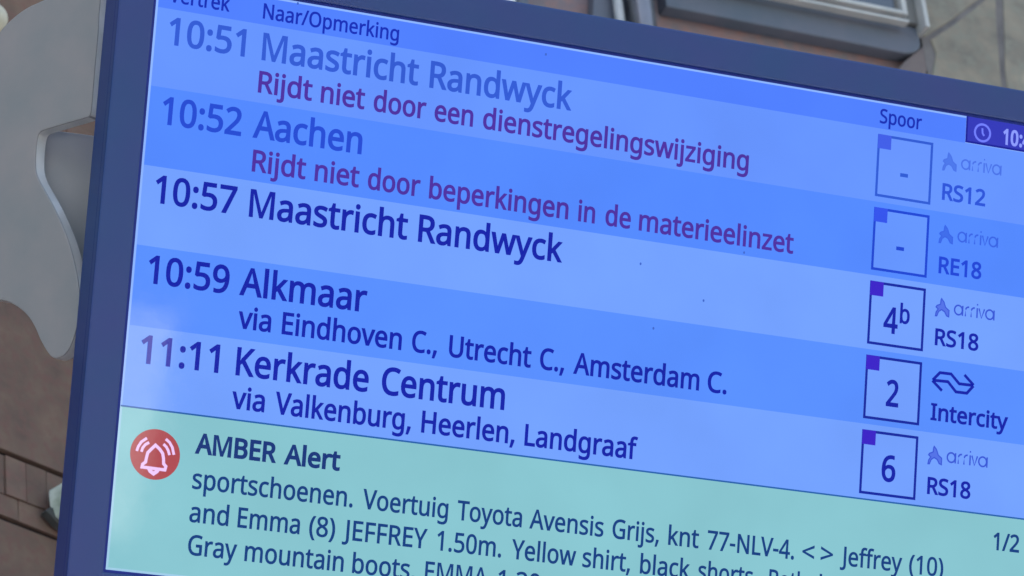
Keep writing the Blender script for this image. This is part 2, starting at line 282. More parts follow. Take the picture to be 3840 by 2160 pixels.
# ------------------------------------------------------------ lettering: outlines per glyph, cap height = 1000
GL = {'A':[895,[[763,0,643,310,246,310,127,0,0,0,391,1004,504,1004,894,0],[445,868,289,422,605,422]]],'B':[910,[[422,1000,586,986,705,945,758,899,790,835,801,752,796,697,779,648,752,606,715,572,668,547,611,531,611,524,671,510,725,487,770,455,805,412,827,355,835,284,824,200,793,130,742,74,673,33,588,8,487,0,136,0,136,1000],[447,574,555,585,623,616,659,667,671,738,656,809,613,856,537,883,427,892,262,892,262,574],[262,469,262,106,464,106,576,119,648,158,687,218,700,294,695,344,677,387,646,421,600,447,537,464,454,469]]],'C':[885,[[564,903,488,897,420,876,361,842,311,796,271,738,242,669,224,589,218,500,228,385,257,286,305,205,372,146,458,109,563,97,627,99,688,108,803,136,803,27,746,8,687,-4,622,-12,545,-14,405,2,290,49,200,125,137,228,98,355,85,501,93,610,117,709,156,796,209,871,277,932,360,977,456,1005,566,1014,641,1010,714,999,782,980,842,955,791,849,688,887,629,899]]],'D':[1022,[[937,510,921,355,875,228,827,159,768,102,696,57,568,14,415,0,136,0,136,1000,444,1000,585,986,706,944,804,875,877,779,922,658],[804,506,793,627,760,724,706,798,631,851,537,882,426,892,262,892,262,108,398,108,522,119,623,152,702,208,759,286,793,385]]],'E':[779,[[695,0,136,0,136,1000,695,1000,695,889,262,889,262,577,669,577,669,468,262,468,262,111,695,111]]],'F':[727,[[262,0,136,0,136,1000,695,1000,695,889,262,889,262,535,668,535,668,424,262,424]]],'G':[1020,[[570,528,916,528,916,38,834,15,752,-1,664,-11,564,-14,421,2,303,48,209,124,141,226,99,352,85,500,101,646,147,772,222,874,324,950,452,998,604,1014,685,1010,763,999,835,980,902,955,854,846,798,868,735,887,667,899,597,903,486,891,392,854,317,795,262,715,228,616,217,500,227,388,256,289,305,208,377,146,472,108,594,95,706,102,790,119,790,416,570,416]]],'H':[1038,[[901,0,775,0,775,466,262,466,262,0,136,0,136,1000,262,1000,262,577,775,577,775,1000,901,1000]]],'I':[475,[[417,0,56,0,56,73,174,99,174,899,56,927,56,1000,417,1000,417,927,300,899,300,99,417,73]]],'J':[382,[[-6,-266,-64,-261,-109,-248,-109,-141,-62,-151,-8,-155,26,-152,58,-141,87,-122,109,-92,124,-50,129,6,129,1000,255,1000,255,15,247,-73,223,-144,184,-198,132,-236,68,-259]]],'K':[867,[[867,0,718,0,364,478,262,388,262,0,136,0,136,1000,262,1000,262,507,347,602,434,697,704,1000,852,1000,455,564]]],'L':[734,[[136,0,136,1000,262,1000,262,112,699,112,699,0]]],'M':[1270,[[577,0,250,870,252,0,136,0,136,1000,322,1000,633,181,950,1000,1134,1000,1134,0,1010,0,1012,870,681,0]]],'N':[1064,[[929,0,782,0,246,831,241,831,246,754,250,660,252,559,252,0,136,0,136,1000,282,1000,815,172,821,172,817,239,813,338,811,436,811,1000,929,1000]]],'O':[1094,[[1008,501,1001,391,979,291,942,203,891,127,826,67,747,22,654,-5,548,-14,438,-5,343,23,264,68,199,128,149,203,113,291,92,392,85,503,98,647,136,772,199,874,289,951,364,987,450,1008,549,1015,687,999,801,952,891,875,956,772,995,647],[218,501,227,384,254,284,298,204,362,144,445,107,548,95,651,107,733,144,796,204,840,284,867,384,875,501,867,618,840,717,797,798,735,857,652,893,549,905,446,893,362,856,298,798,254,718,227,619]]],'P':[847,[[401,1000,519,991,615,966,686,923,736,865,766,792,776,706,771,645,756,588,729,534,689,486,635,446,566,415,480,396,377,389,262,389,262,0,136,0,136,1000],[389,892,262,892,262,497,363,497,450,502,521,518,576,544,615,583,638,634,646,700,639,759,618,807,584,845,505,880]]],'R':[871,[[412,1000,525,992,617,968,687,929,737,874,766,803,776,716,769,643,746,583,713,535,672,498,625,470,576,448,850,0,703,0,461,413,262,413,262,0,136,0,136,1000],[405,891,262,891,262,520,412,520,517,532,590,568,632,628,646,710,639,769,620,815,587,849,541,873,480,886]]],'S':[769,[[703,268,692,185,660,116,607,60,536,20,448,-6,346,-14,239,-8,146,8,71,34,71,154,128,133,197,113,273,100,352,95,420,100,476,115,520,139,552,171,571,210,577,256,572,301,556,339,527,371,484,401,423,431,342,462,281,487,229,513,185,543,148,576,120,613,100,655,88,704,84,759,94,833,125,896,173,946,237,983,315,1006,403,1014,482,1010,555,999,620,981,679,958,640,850,586,871,527,888,465,900,401,903,343,899,296,885,259,863,232,834,217,798,211,758,217,711,232,674,260,642,301,613,357,586,430,556,511,523,579,487,633,446,672,398,695,339]]],'T':[779,[[452,0,326,0,326,889,14,889,14,1000,763,1000,763,889,452,889]]],'U':[1024,[[896,353,886,254,854,166,801,91,726,34,628,-2,507,-14,393,-3,298,31,223,88,169,162,137,252,126,356,126,1000,252,1000,252,352,259,276,281,213,317,162,368,125,434,103,514,95,596,103,662,128,711,167,745,219,765,282,772,353,772,1000,896,1000]]],'V':[840,[[840,1000,483,0,357,0,0,1000,132,1000,357,359,384,280,404,208,420,140,436,209,457,282,483,361,707,1000]]],'W':[1303,[[1284,1000,1018,0,891,0,696,655,679,716,664,775,652,823,646,853,641,823,630,775,616,715,598,651,409,0,282,0,17,1000,148,1000,304,389,319,326,333,264,343,206,352,151,361,209,373,270,388,333,405,396,581,1000,711,1000,895,392,913,327,929,263,940,204,950,151,961,225,978,305,999,391,1153,1000]]],'Y':[793,[[396,508,657,1000,793,1000,459,388,459,0,333,0,333,382,0,1000,137,1000]]],'a':[786,[[403,763,487,757,555,737,606,703,643,655,665,591,672,511,672,0,583,0,559,106,553,106,520,69,487,39,450,15,408,-1,359,-11,301,-14,237,-8,180,10,132,40,95,83,72,140,64,209,74,278,104,335,153,382,222,416,313,438,424,448,552,452,552,497,542,577,511,627,462,655,396,664,339,659,284,646,185,606,147,699,201,724,263,744,332,759],[440,363,321,349,246,318,205,271,192,207,202,153,230,115,274,93,329,85,416,99,487,138,522,179,543,233,550,300,550,367]]],'b':[861,[[242,805,240,716,235,651,242,651,280,695,331,731,395,755,475,763,562,752,637,720,700,666,747,590,775,494,784,375,775,257,746,160,699,84,637,29,562,-3,475,-14,395,-6,331,18,280,54,242,95,232,95,207,0,119,0,119,1064,242,1064],[454,661,382,654,328,631,288,593,262,539,247,468,242,380,242,374,254,252,288,162,327,121,383,96,457,88,518,96,568,121,607,162,644,253,657,377,644,501,607,590,568,629,517,653]]],'c':[672,[[420,-14,326,-4,243,27,174,78,121,153,88,250,77,371,89,497,123,597,178,672,249,724,333,755,429,765,485,762,539,753,588,740,626,724,588,622,510,646,466,654,426,657,357,649,301,625,258,585,228,529,210,459,204,373,210,290,228,220,258,165,300,125,353,100,419,92,477,96,527,105,613,136,613,27,574,9,530,-4,480,-11]]],'d':[861,[[385,-14,298,-3,223,29,161,83,114,159,86,256,77,374,86,492,115,590,162,666,224,721,299,754,387,765,442,761,489,750,529,733,564,710,594,683,619,654,627,654,623,708,619,765,619,1064,742,1064,742,0,643,0,625,101,619,101,594,70,564,43,529,19,488,1,440,-10],[405,88,476,95,532,117,572,153,608,235,620,350,620,373,609,496,574,588,535,629,478,654,403,662,343,654,293,627,254,583,217,491,204,371,217,252,254,162,293,121,343,96]]],'e':[790,[[409,765,499,754,575,723,636,672,681,604,709,522,718,426,718,352,204,352,213,273,235,209,270,158,317,121,375,98,444,91,511,94,571,104,627,121,685,143,685,35,628,13,571,-2,510,-11,438,-14,338,-3,250,29,177,84,123,159,88,255,77,370,87,484,118,581,168,659,235,717,316,753],[408,664,329,650,268,607,227,539,207,450,590,450,585,510,570,562,545,604,511,637,465,657]]],'f':[482,[[465,655,276,655,276,0,153,0,153,655,21,655,21,713,153,755,153,798,160,886,181,955,217,1007,265,1043,325,1064,396,1071,478,1064,542,1046,510,950,458,964,398,971,344,960,306,929,283,876,276,800,276,751,465,751]]],'g':[861,[[385,765,456,758,519,737,574,701,620,651,627,651,644,751,742,751,742,-13,733,-110,706,-191,660,-254,595,-300,511,-327,406,-336,328,-333,257,-324,193,-309,136,-289,136,-175,194,-200,261,-218,334,-230,413,-234,499,-220,565,-177,607,-110,620,-22,620,7,622,55,625,99,619,99,575,49,522,14,459,-7,387,-14,297,-3,221,31,159,88,113,165,86,261,77,374,86,485,113,580,159,659,221,718,296,753],[402,661,344,653,295,627,256,586,228,529,210,458,204,373,217,250,256,160,295,120,345,95,405,87,458,91,503,102,540,120,570,148,593,184,609,228,619,282,622,345,622,374,616,466,599,539,569,594,527,632,471,654]]],'h':[866,[[242,752,240,697,235,647,244,647,271,683,304,711,342,734,385,750,431,760,478,763,561,756,630,735,683,698,721,646,744,576,752,489,752,0,630,0,630,480,620,560,590,616,537,650,462,661,387,653,331,630,290,591,263,537,247,469,242,388,242,0,119,0,119,1064,242,1064]]],'i':[361,[[242,751,242,0,119,0,119,751],[182,1032,209,1027,232,1013,248,989,254,954,248,919,232,895,209,880,182,875,154,880,130,895,114,919,109,954,114,989,130,1013,154,1027]]],'j':[361,[[31,-336,-31,-331,-77,-319,-77,-220,-34,-230,15,-234,56,-228,90,-209,112,-174,119,-116,119,751,242,751,242,-112,237,-177,220,-232,192,-277,151,-310,98,-329],[109,954,114,989,130,1013,154,1027,182,1032,209,1027,232,1013,248,989,254,954,248,919,232,895,209,880,182,875,154,880,130,895,114,919]]],'k':[748,[[241,508,239,450,235,387,241,387,266,419,300,461,331,497,570,751,714,751,410,430,735,0,587,0,326,350,241,276,241,0,119,0,119,1064,241,1064]]],'l':[361,[[242,0,119,0,119,1064,242,1064]]],'m':[1310,[[943,765,1020,757,1084,736,1133,700,1168,647,1189,577,1196,489,1196,0,1074,0,1074,483,1065,561,1037,616,990,650,922,661,856,654,804,633,765,598,730,521,718,415,718,0,597,0,597,483,592,537,580,582,559,617,529,641,491,656,443,661,375,653,324,630,286,591,261,538,247,471,242,389,242,0,119,0,119,751,218,751,237,648,244,648,270,684,302,714,338,736,378,752,421,762,465,765,545,757,610,734,660,695,695,639,702,639,746,695,805,734,872,757]]],'n':[866,[[480,765,563,757,630,736,683,700,722,647,744,577,752,489,752,0,630,0,630,480,620,560,590,616,537,650,462,661,388,653,330,630,290,591,254,506,242,389,242,0,119,0,119,751,218,751,237,648,244,648,272,684,306,714,345,736,388,752,433,762]]],'o':[847,[[772,377,766,288,747,211,717,144,677,88,627,44,567,12,498,-8,422,-14,350,-8,284,12,225,44,175,88,134,144,103,211,84,288,77,377,88,492,119,588,170,664,239,719,325,753,426,765,522,753,606,719,675,664,728,588,761,492],[204,377,210,294,228,223,257,166,300,123,355,97,424,88,493,97,549,123,592,166,621,223,638,294,644,377,638,460,620,529,591,585,548,627,493,652,423,661,353,653,298,627,256,585,217,495]]],'p':[861,[[476,765,563,754,637,722,700,668,747,593,775,496,784,377,775,259,746,162,700,85,638,30,562,-3,475,-14,421,-10,373,1,331,19,296,41,267,67,242,95,234,95,239,35,242,-28,242,-336,119,-336,119,751,220,751,237,648,242,648,267,679,296,707,331,731,372,749,420,761],[454,661,386,654,332,632,292,596,265,546,249,481,242,401,242,377,247,291,262,220,288,163,328,122,384,97,457,88,519,98,569,126,608,171,635,229,651,299,657,378,644,494,607,584,568,627,517,653]]],'r':[578,[[469,765,515,763,557,756,542,643,502,650,461,653,418,648,378,634,341,613,308,583,281,547,260,504,247,455,242,401,242,0,119,0,119,751,220,751,234,613,239,613,266,654,297,690,333,721,374,744,419,760]]],'s':[671,[[608,207,599,140,571,85,527,42,468,11,394,-8,308,-14,235,-11,173,-1,120,14,73,34,73,146,122,124,181,104,246,90,311,85,392,93,447,116,478,151,489,196,485,223,473,246,452,269,418,291,304,342,179,398,133,429,99,465,78,510,71,566,80,624,106,674,149,713,239,752,353,765,419,761,481,751,539,735,592,714,550,616,451,650,398,660,345,664,278,658,229,639,199,610,189,573,194,544,207,520,232,499,268,478,382,430,449,403,504,375,549,344,581,307,601,262]]],'t':[506,[[370,87,427,92,475,102,475,8,419,-8,349,-14,292,-9,240,6,195,34,160,77,137,138,129,218,129,655,22,655,22,714,130,763,179,923,252,923,252,751,469,751,469,655,252,655,252,221,260,162,285,120,323,95]]],'u':[866,[[746,751,746,0,646,0,627,99,622,99,595,64,560,35,521,13,478,-2,432,-11,384,-14,301,-7,233,15,180,51,141,104,118,173,111,259,111,751,235,751,235,268,245,189,276,133,328,99,402,88,477,96,534,120,576,159,603,212,618,280,623,360,623,751]]],'v':[711,[[284,0,0,751,132,751,291,308,315,239,338,167,352,109,357,109,373,168,397,241,420,308,580,751,711,751,426,0]]],'w':[1101,[[604,424,587,482,572,537,560,585,552,623,546,623,539,585,527,536,513,481,496,423,361,1,221,1,15,752,143,752,246,352,268,270,285,191,296,127,301,127,311,169,323,223,337,279,352,329,485,752,619,752,748,329,768,261,787,190,798,129,804,129,814,188,833,267,854,352,959,752,1085,752,877,1,732,1]]],'y':[714,[[1,751,133,751,296,324,321,251,343,183,359,119,364,119,391,211,429,325,581,751,714,751,391,-104,362,-169,328,-226,289,-273,242,-307,185,-329,118,-336,59,-333,15,-325,15,-227,53,-232,98,-235,138,-231,173,-219,202,-200,227,-173,248,-140,265,-102,304,-3]]],'z':[658,[[604,0,55,0,55,81,458,655,78,655,78,751,594,751,594,658,196,95,604,95]]],'0':[801,[[732,501,728,386,714,284,691,196,656,123,610,64,553,21,482,-5,399,-14,297,1,214,48,150,123,104,225,78,352,69,501,77,652,102,779,144,880,207,954,292,1000,399,1015,502,1000,585,954,650,880,696,779,723,652],[192,501,197,376,212,273,239,193,278,137,331,102,399,91,467,102,520,136,560,192,587,272,603,376,608,501,603,627,587,729,560,808,520,865,467,899,399,910,331,899,278,865,239,808,212,729,197,627]]],'1':[801,[[497,0,377,0,377,699,377,768,380,820,382,871,342,833,296,794,189,707,125,790,395,1000,497,1000]]],'2':[801,[[728,0,67,0,67,102,329,367,457,501,502,560,535,617,555,676,562,741,549,814,513,866,456,898,385,909,317,903,257,884,201,854,144,814,78,896,120,928,165,957,214,980,267,999,324,1010,385,1014,472,1006,546,982,606,943,651,890,678,825,688,748,680,672,655,601,617,533,566,466,431,324,223,118,223,112,728,112]]],'3':[801,[[690,766,684,703,665,650,635,605,593,570,542,544,483,527,483,521,588,495,662,445,707,374,721,284,711,202,681,130,629,69,555,24,459,-5,338,-14,262,-11,192,-2,126,15,63,41,63,155,129,128,199,107,270,94,339,90,455,103,533,142,578,205,592,287,584,344,560,389,519,422,464,445,394,459,312,464,216,464,216,569,314,569,390,575,452,592,500,621,536,659,557,705,564,758,552,822,515,870,458,900,382,910,332,908,286,900,244,887,205,870,130,826,69,910,128,950,201,983,286,1006,381,1014,477,1006,554,983,614,944,657,893,682,834]]],'4':[801,[[773,227,627,227,627,0,508,0,508,227,29,227,29,332,500,1006,627,1006,627,338,773,338],[508,838,450,765,150,338,508,338]]],'5':[801,[[385,613,481,605,563,578,630,536,680,478,711,406,721,319,710,223,676,141,622,75,548,26,456,-4,347,-14,273,-11,202,0,140,17,88,41,88,157,144,129,211,109,281,95,349,91,418,97,478,114,527,144,564,186,588,240,595,307,580,393,535,457,457,497,345,510,255,503,174,489,112,528,150,1000,651,1000,651,888,255,888,231,598,296,608]]],'6':[801,[[77,427,80,513,89,598,105,680,130,757,165,828,211,890,270,942,342,981,430,1006,535,1014,600,1011,658,1001,658,896,602,909,538,913,449,905,377,881,319,843,275,793,243,732,221,664,208,589,200,508,209,508,232,540,262,569,297,592,340,611,389,622,445,626,527,617,597,590,655,547,699,487,726,412,735,322,725,225,696,143,649,76,586,27,509,-4,417,-14,348,-7,284,13,226,46,176,94,134,156,103,232,84,322],[416,90,496,104,559,146,600,219,613,322,601,408,565,473,505,515,420,529,359,523,305,502,262,471,229,433,209,390,202,346,205,300,215,255,232,212,256,172,286,138,323,112,366,95]]],'7':[801,[[190,0,601,888,62,888,62,1000,732,1000,732,905,326,0]]],'8':[801,[[399,1014,482,1007,555,987,615,953,660,906,689,847,699,775,692,718,673,669,643,627,604,590,558,558,508,529,567,498,620,463,666,423,701,377,724,323,731,259,721,181,690,114,642,60,576,20,496,-6,403,-14,304,-6,221,18,155,57,107,110,78,176,69,255,76,319,97,374,131,421,174,461,223,494,276,522,229,552,187,586,151,624,124,668,107,718,101,776,111,847,140,905,186,952,246,986,318,1007],[189,254,202,187,241,132,307,96,401,84,491,96,557,132,597,188,611,258,604,304,585,344,554,379,512,410,461,438,401,464,378,472,321,444,275,415,238,382,211,345,195,302],[398,915,328,905,271,877,234,832,221,770,227,723,246,683,275,651,312,624,405,577,492,623,527,651,554,684,571,724,577,770,565,832,528,877,471,905]]],'9':[801,[[728,573,725,488,716,403,700,320,675,243,640,172,594,110,535,58,462,19,374,-6,269,-14,204,-11,143,0,143,105,202,92,266,87,356,95,428,119,485,157,529,207,562,266,584,335,597,411,604,490,595,490,571,459,542,431,506,408,464,389,415,378,357,374,277,383,207,410,149,453,106,513,79,587,70,676,80,774,110,857,158,924,221,973,299,1004,389,1014,458,1007,522,987,580,953,630,905,671,843,702,768,722,678],[389,910,310,896,247,853,206,780,192,678,204,592,239,526,298,484,384,471,446,477,500,498,544,529,576,567,597,610,604,654,600,699,590,744,574,788,550,828,520,862,483,888,439,905]]],':':[375,[[101,76,107,120,126,148,154,164,186,169,220,164,249,148,268,120,275,76,268,32,249,3,220,-14,186,-20,154,-14,126,3,107,32],[101,675,107,720,126,749,154,765,186,770,220,765,249,749,268,720,275,675,268,632,249,602,220,585,186,580,154,585,126,602,107,632]]],'/':[521,[[507,1000,134,0,14,0,387,1000]]],'.':[375,[[101,76,107,120,126,148,154,164,186,169,220,164,249,148,268,120,275,76,268,32,249,3,220,-14,186,-20,154,-14,126,3,107,32]]],',':[375,[[269,147,237,41,194,-74,148,-181,57,-181,85,-67,109,54,127,162,259,162]]],'(':[420,[[56,384,61,497,78,608,106,715,146,817,198,912,262,1000,378,1000,292,862,230,710,193,550,181,385,186,278,203,171,231,66,269,-34,318,-130,377,-221,262,-221,198,-135,146,-41,106,59,78,164,61,273]]],')':[420,[[364,384,359,273,342,164,315,59,275,-41,223,-135,158,-221,43,-221,103,-130,151,-34,189,66,217,171,234,278,239,385,234,495,217,604,189,710,151,812,102,910,42,1000,158,1000,223,912,275,817,315,715,342,608,359,497]]],'-':[451,[[56,321,56,430,395,430,395,321]]],'<':[801,[[730,162,70,452,70,522,730,852,730,742,202,493,730,272]]],'>':[801,[[70,272,598,492,70,742,70,852,730,522,730,452,70,162]]],' ':[364,[]]}
def bbox_word(w):
    x = 0; lo, hi = 1e9, -1e9
    for ch in w:
        adv, cs = GL[ch]
        for c in cs:
            lo = min(lo, x+min(c[0::2])); hi = max(hi, x+max(c[0::2]))
        x += adv
    return lo, hi

def fill_rings(name, glyphs, z, m, parent, w=0.0):
    """each glyph: closed outlines, holes included, filled flat; all glyphs of a line form one mesh"""
    V, F = [], []
    for gi, rings in enumerate(glyphs):
        cu = bpy.data.curves.new(name, 'CURVE'); cu.dimensions = '2D'; cu.fill_mode = 'BOTH'
        for q in rings:
            sp = cu.splines.new('POLY'); sp.points.add(len(q)-1)
            for p, c in zip(sp.points, q): p.co = (c[0]*100, c[1]*100, 0, 1)
            sp.use_cyclic_u = True
        tmp = bpy.data.objects.new("tmp", cu)
        me = tmp.to_mesh()
        b = len(V); zz = z + (0.00004 if gi % 2 else 0.0)
        V += [(v.co.x/100, v.co.y/100, zz) for v in me.vertices]
        for p in me.polygons:
            idx = [b+i for i in p.vertices]
            if area([V[i][:2] for i in idx]) < 0: idx = idx[::-1]
            F.append(idx)
        tmp.to_mesh_clear()
        if w:
            for q in rings: stroke_geo(q, w, zz+0.00002, V, F, closed=True)
        bpy.data.objects.remove(tmp); bpy.data.curves.remove(cu)
    return mesh_obj(name, V, F, m, parent)

def text_geo(words, base_y, cap, bold, V):
    """words: (string, x0, x1) in mm on the screen; base_y in m measured down from the top edge"""
    s = cap/1000.0
    for w, x0, x1 in words:
        x0 /= 1000.0; x1 /= 1000.0
        lo, hi = bbox_word(w)
        d = bold*s
        sx = (x1-x0-2*d)/((hi-lo))
        x = 0
        for ch in w:
            adv, cs = GL[ch]
            rings = []
            for c in cs:
                ring = [((x+c[i]-lo)*sx + x0 + d, c[i+1]*s) for i in range(0, len(c), 2)]
                rings.append(ring)
            if rings:
                V.append([[(px, -base_y+py) for px, py in merge_short(q, 4*s)] for q in rings])
            x += adv

# ------------------------------------------------------------ the setting
ground = mesh_obj("track_bed", [(-150, -200, -0.85), (150, -200, -0.85), (150, 150, -0.85), (-150, 150, -0.85)], [(0, 1, 2, 3)], M['ground'])  # unseen ground, kept dark so the screen mirrors little light
plat = box("platform", (-60, -7.0, -0.84, 60, 12.0, 0.0), M['paving'], None, 0.0)  # unseen paving, made pale to bounce light up at the display
tag(plat, kind='structure')
tag(ground, kind='structure')

# left wall of coursed brown stone blocks -------------------------------------------------
W2 = Matrix([[0.9095354, -0.0, 0.4156264, 2.2083752], [0.4156264, -0.0, -0.9095354, 5.1505708], [0.0, 1.0, 0.0, 5.8909724], [0.0, 0.0, 0.0, 1.0]])
H2 = W2.translation.z
lw = empty("stone_wall", W2)
tag(lw, "wall of large brown blocks with dark joints behind the left edge of the display", "wall")
TOPZ = 7.2
box("mortar", (-6.0, -H2, -0.35, 0.0, TOPZ-H2, -0.012), M['mortar'], lw, 0)
CR = [-0.1523, -0.2352, -0.2879, -0.3862, -0.611, -0.6877, -0.7364, -0.9011, -1.0661, -1.4248, -1.4979, -1.5399, -1.6978, -1.7606, -1.7961, -1.97, -2.0337]
XW = [-1.30, 0.0]
rows = []
up_extra = [(CR[0]+0.20, CR[0]), (CR[0]+0.30, CR[0]+0.20)]
for i in range(len(CR)-1): rows.append((CR[i], CR[i+1]))
rows = [(a, b) for a, b in up_extra] + rows
NB = 0
def block(x0, y0, x1, y1, parent, m, name="brick", dz=0.0):
    j = 0.0006
    v = []
    for (x, y, z) in ((x0, y0, -0.011), (x1, y0, -0.011), (x1, y1, -0.011), (x0, y1, -0.011), (x0, y0, dz), (x1, y0, dz), (x1, y1, dz), (x0, y1, dz)):
        v.append((x+random.uniform(-j, j), y+random.uniform(-j, j), z+(random.uniform(-.0008, .0008) if z == dz else 0)))
    f = box_vf(0, 0, 0, 1, 1, 1)[1]
    return mesh_obj(name, v, f, m, parent, bevel=0.0012)
MAIN = [-1.4248, -1.5399, -0.2879, -1.97]
for (ya, yb) in rows:
    hgt = ya-yb
    wid = 0.36 if hgt > 0.2 else 0.175 if hgt > 0.12 else (0.041 if hgt > 0.065 else 0.125)
    top_gap = 0.0012
    bot_gap = 0.0045 if any(abs(yb-q) < 1e-3 for q in MAIN) else 0.0005
    topg = 0.0045 if any(abs(ya-q) < 1e-3 for q in MAIN) else 0.0005
    x = -1.25 + random.uniform(0, wid)
    if abs(yb - -1.4979) < 1e-3: x = -0.7711 - 12*wid
    x_end = -0.45 if wid < 0.1 else -0.02
    while x < x_end:
        w_ = wid*random.uniform(0.92, 1.08) if wid != 0.041 else wid
        block(x+0.0006, yb+bot_gap, min(x+w_, x_end)-0.0006, ya-topg, lw, M['block'], dz=random.uniform(-0.0015, 0.0015))
        x += w_
    if x_end < -0.1:
        block(x_end+0.001, yb+bot_gap, -0.003, ya-topg, lw, M['block'])
# the rest of the wall, outside the part in view, in big blocks
def big_rows(y0, y1, xa, xb, parent, m, hh=0.4, ww=0.9, name="brick"):
    y = y0; r = 0
    while y < y1-0.05:
        y2 = min(y+hh, y1); x = xa - (ww/2 if r % 2 else 0)
        while x < xb-0.01:
            a, b = max(x, xa), min(x+ww, xb)
            if b-a > 0.03: block(a+0.002, y+0.002, b-0.002, y2-0.002, parent, m, name=name)
            x += ww
        y = y2; r += 1
top_y = rows[0][0] if rows[0][0] > rows[1][0] else rows[1][0]
top_y = max(a for a, b in rows); bot_y = min(b for a, b in rows)
big_rows(-H2, bot_y, -6.0, 0.0, lw, M['block'], hh=0.55, ww=1.5)
big_rows(top_y, TOPZ-H2, -6.0, 0.0, lw, M['block'], hh=0.8, ww=1.5)
big_rows(bot_y, top_y, -6.0, -1.26, lw, M['block'], hh=0.45, ww=1.2)

# small lamp and round cap fixed to that wall
LP = [[-0.7663, -1.4769], [-0.7406, -1.4703], [-0.767, -1.5259], [-0.7484, -1.5312], [-0.7888, -1.5356], [-0.7052, -1.4723]]
lamp = empty("wall_lamp", W2 @ Matrix.Translation((LP[0][0]+0.031, LP[2][1]+0.008, 0.0)))
tag(lamp, "small pale green glass wall lamp half hidden by the display's lower left edge", "lamp")
lw_, lh_ = 0.075, LP[0][1]-LP[2][1]
prism("glass", catmull([(0.006, 0.004), (0.001, lh_*0.5), (0.0, lh_*0.85), (0.001, lh_-0.001), (0.008, lh_), (lw_*0.5, lh_), (lw_-0.003, lh_-0.003), (lw_, lh_*0.5), (lw_-0.012, 0.0), (lw_*.5, -0.003), (0.014, -0.001)], 3), 0.012, 0.05, M['lampglass'], lamp, bevel=0.004)
prism("base", [(-0.012, 0.006), (-0.002, 0.016), (lw_+.01, 0.014), (lw_+0.02, -0.010), (0.02, -0.012)], 0.003, 0.018, M['lampbase'], lamp, bevel=0.002)  # dark piece shaped and coloured as the shadow under the lamp
BLB = [-0.8093, -0.6091]
cap = empty("cable_cap", W2 @ Matrix.Translation((BLB[0]-0.016, BLB[1]-0.004, 0.0)))
tag(cap, "cream rounded cap on the stone wall behind the top left corner of the grey bracket", "cap")
V, F = [], []
ns_, nr_ = 16, 6
for i in range(nr_+1):
    ph = math.pi/2*i/nr_
    for j in range(ns_):
        th = 2*math.pi*j/ns_
        V.append((0.026*math.cos(ph)*math.cos(th)*(1+0.05*math.sin(3*th)), 0.029*math.cos(ph)*math.sin(th), 0.012+0.022*math.sin(ph)))
for i in range(nr_):
    for j in range(ns_):
        F.append((i*ns_+j, i*ns_+(j+1) % ns_, (i+1)*ns_+(j+1) % ns_, (i+1)*ns_+j))
mesh_obj("dome", V, F, M['cream'], cap, smooth=True)
V, F = [], []
for z in (0.002, 0.012):
    V += [(0.03*math.cos(2*math.pi*j/20), 0.033*math.sin(2*math.pi*j/20), z) for j in range(20)]
F = [tuple(range(20, 40))] + [(j, (j+1) % 20, 20+(j+1) % 20, 20+j) for j in range(20)]
mesh_obj("rim", V, F, M['cream'], cap)

# facade with window, parallel to the display -----------------------------------------------
W1 = Matrix([[0.9996474, -0.0, 0.026555, 3.179884], [0.026555, -0.0, -0.9996474, 5.1763783], [0.0, 1.0, 0.0, 5.8909724], [0.0, 0.0, 0.0, 1.0]])
H1 = W1.translation.z
C1 = -0.9719
fa = empty("station_facade", W1)
tag(fa, "dull reddish facade with a dark framed window and grey stone slabs above the display", "building")
box("wall", (C1, -H1, -0.35, 9.0, TOPZ-H1, 0.0), M['facade'], fa, 0)
SL = [[-0.2626, -0.0609], [0.0015, 0.0136], [0.3133, 0.0166], [0.3062, -0.0245], [0.2757, -0.0578], [-0.2504, -0.0563], [0.105, -0.058]]; FR = [[0.1037, 0.0028], [0.2878, -0.0002], [0.1067, 0.0218], [0.2711, 0.0246], [0.2818, 0.0621], [0.2832, 0.016], [0.3044, 0.0671], [0.301, -0.0131]]
# dark slab under the window: rounded lower right corner
x1 = SL[2][0]; yb = SL[4][1]; yt = SL[2][1]-0.002
x0 = SL[0][0]
r_ = 0.034
pts = [(x0, yb), (x1-r_*1.5, yb)] + [(x1-r_*1.5+r_*1.5*math.sin(t*math.pi/16), yb+r_*(1-math.cos(t*math.pi/16))) for t in range(1, 9)] + [(x1+0.001, yt), (x0, yt)]
prism("sill", pts, 0.002, 0.035, M['slate'], fa, bevel=0.004)
win = box("window", (x0, yt+0.001, 0.002, x1-0.004, yt+0.8, 0.045), M['greyframe'], fa, 0.002)
gl_x1 = FR[4][0]-0.022
box("pane", (x0+0.02, FR[2][1]+0.007, 0.0455, gl_x1, yt+0.76, 0.047), M['pane'], win, 0)
def bar(name, a, b, z0, z1, m, parent):
    return box(name, (min(a[0], b[0]), min(a[1], b[1]), z0, max(a[0], b[0]), max(a[1], b[1]), z1), m, parent, 0.0015)
ymid = FR[1][1]
bar("bead", (x0+0.002, ymid-0.001), (FR[1][0]-0.012, ymid+0.0055), 0.0455, 0.064, M['bead'], win)
bar("bead", (x0+0.006, FR[2][1]-0.002), (gl_x1+0.006, FR[2][1]+0.0068), 0.0455, 0.062, M['bead'], win)
bar("bead", (gl_x1+0.0065, FR[2][1]-0.002), (gl_x1+0.0175, yt+0.77), 0.0455, 0.062, M['bead'], win)
bar("bead", (x1-0.0035, FR[7][1]+0.006), (x1+0.006, yt+0.8), 0.002, 0.07, M['bead'], win)
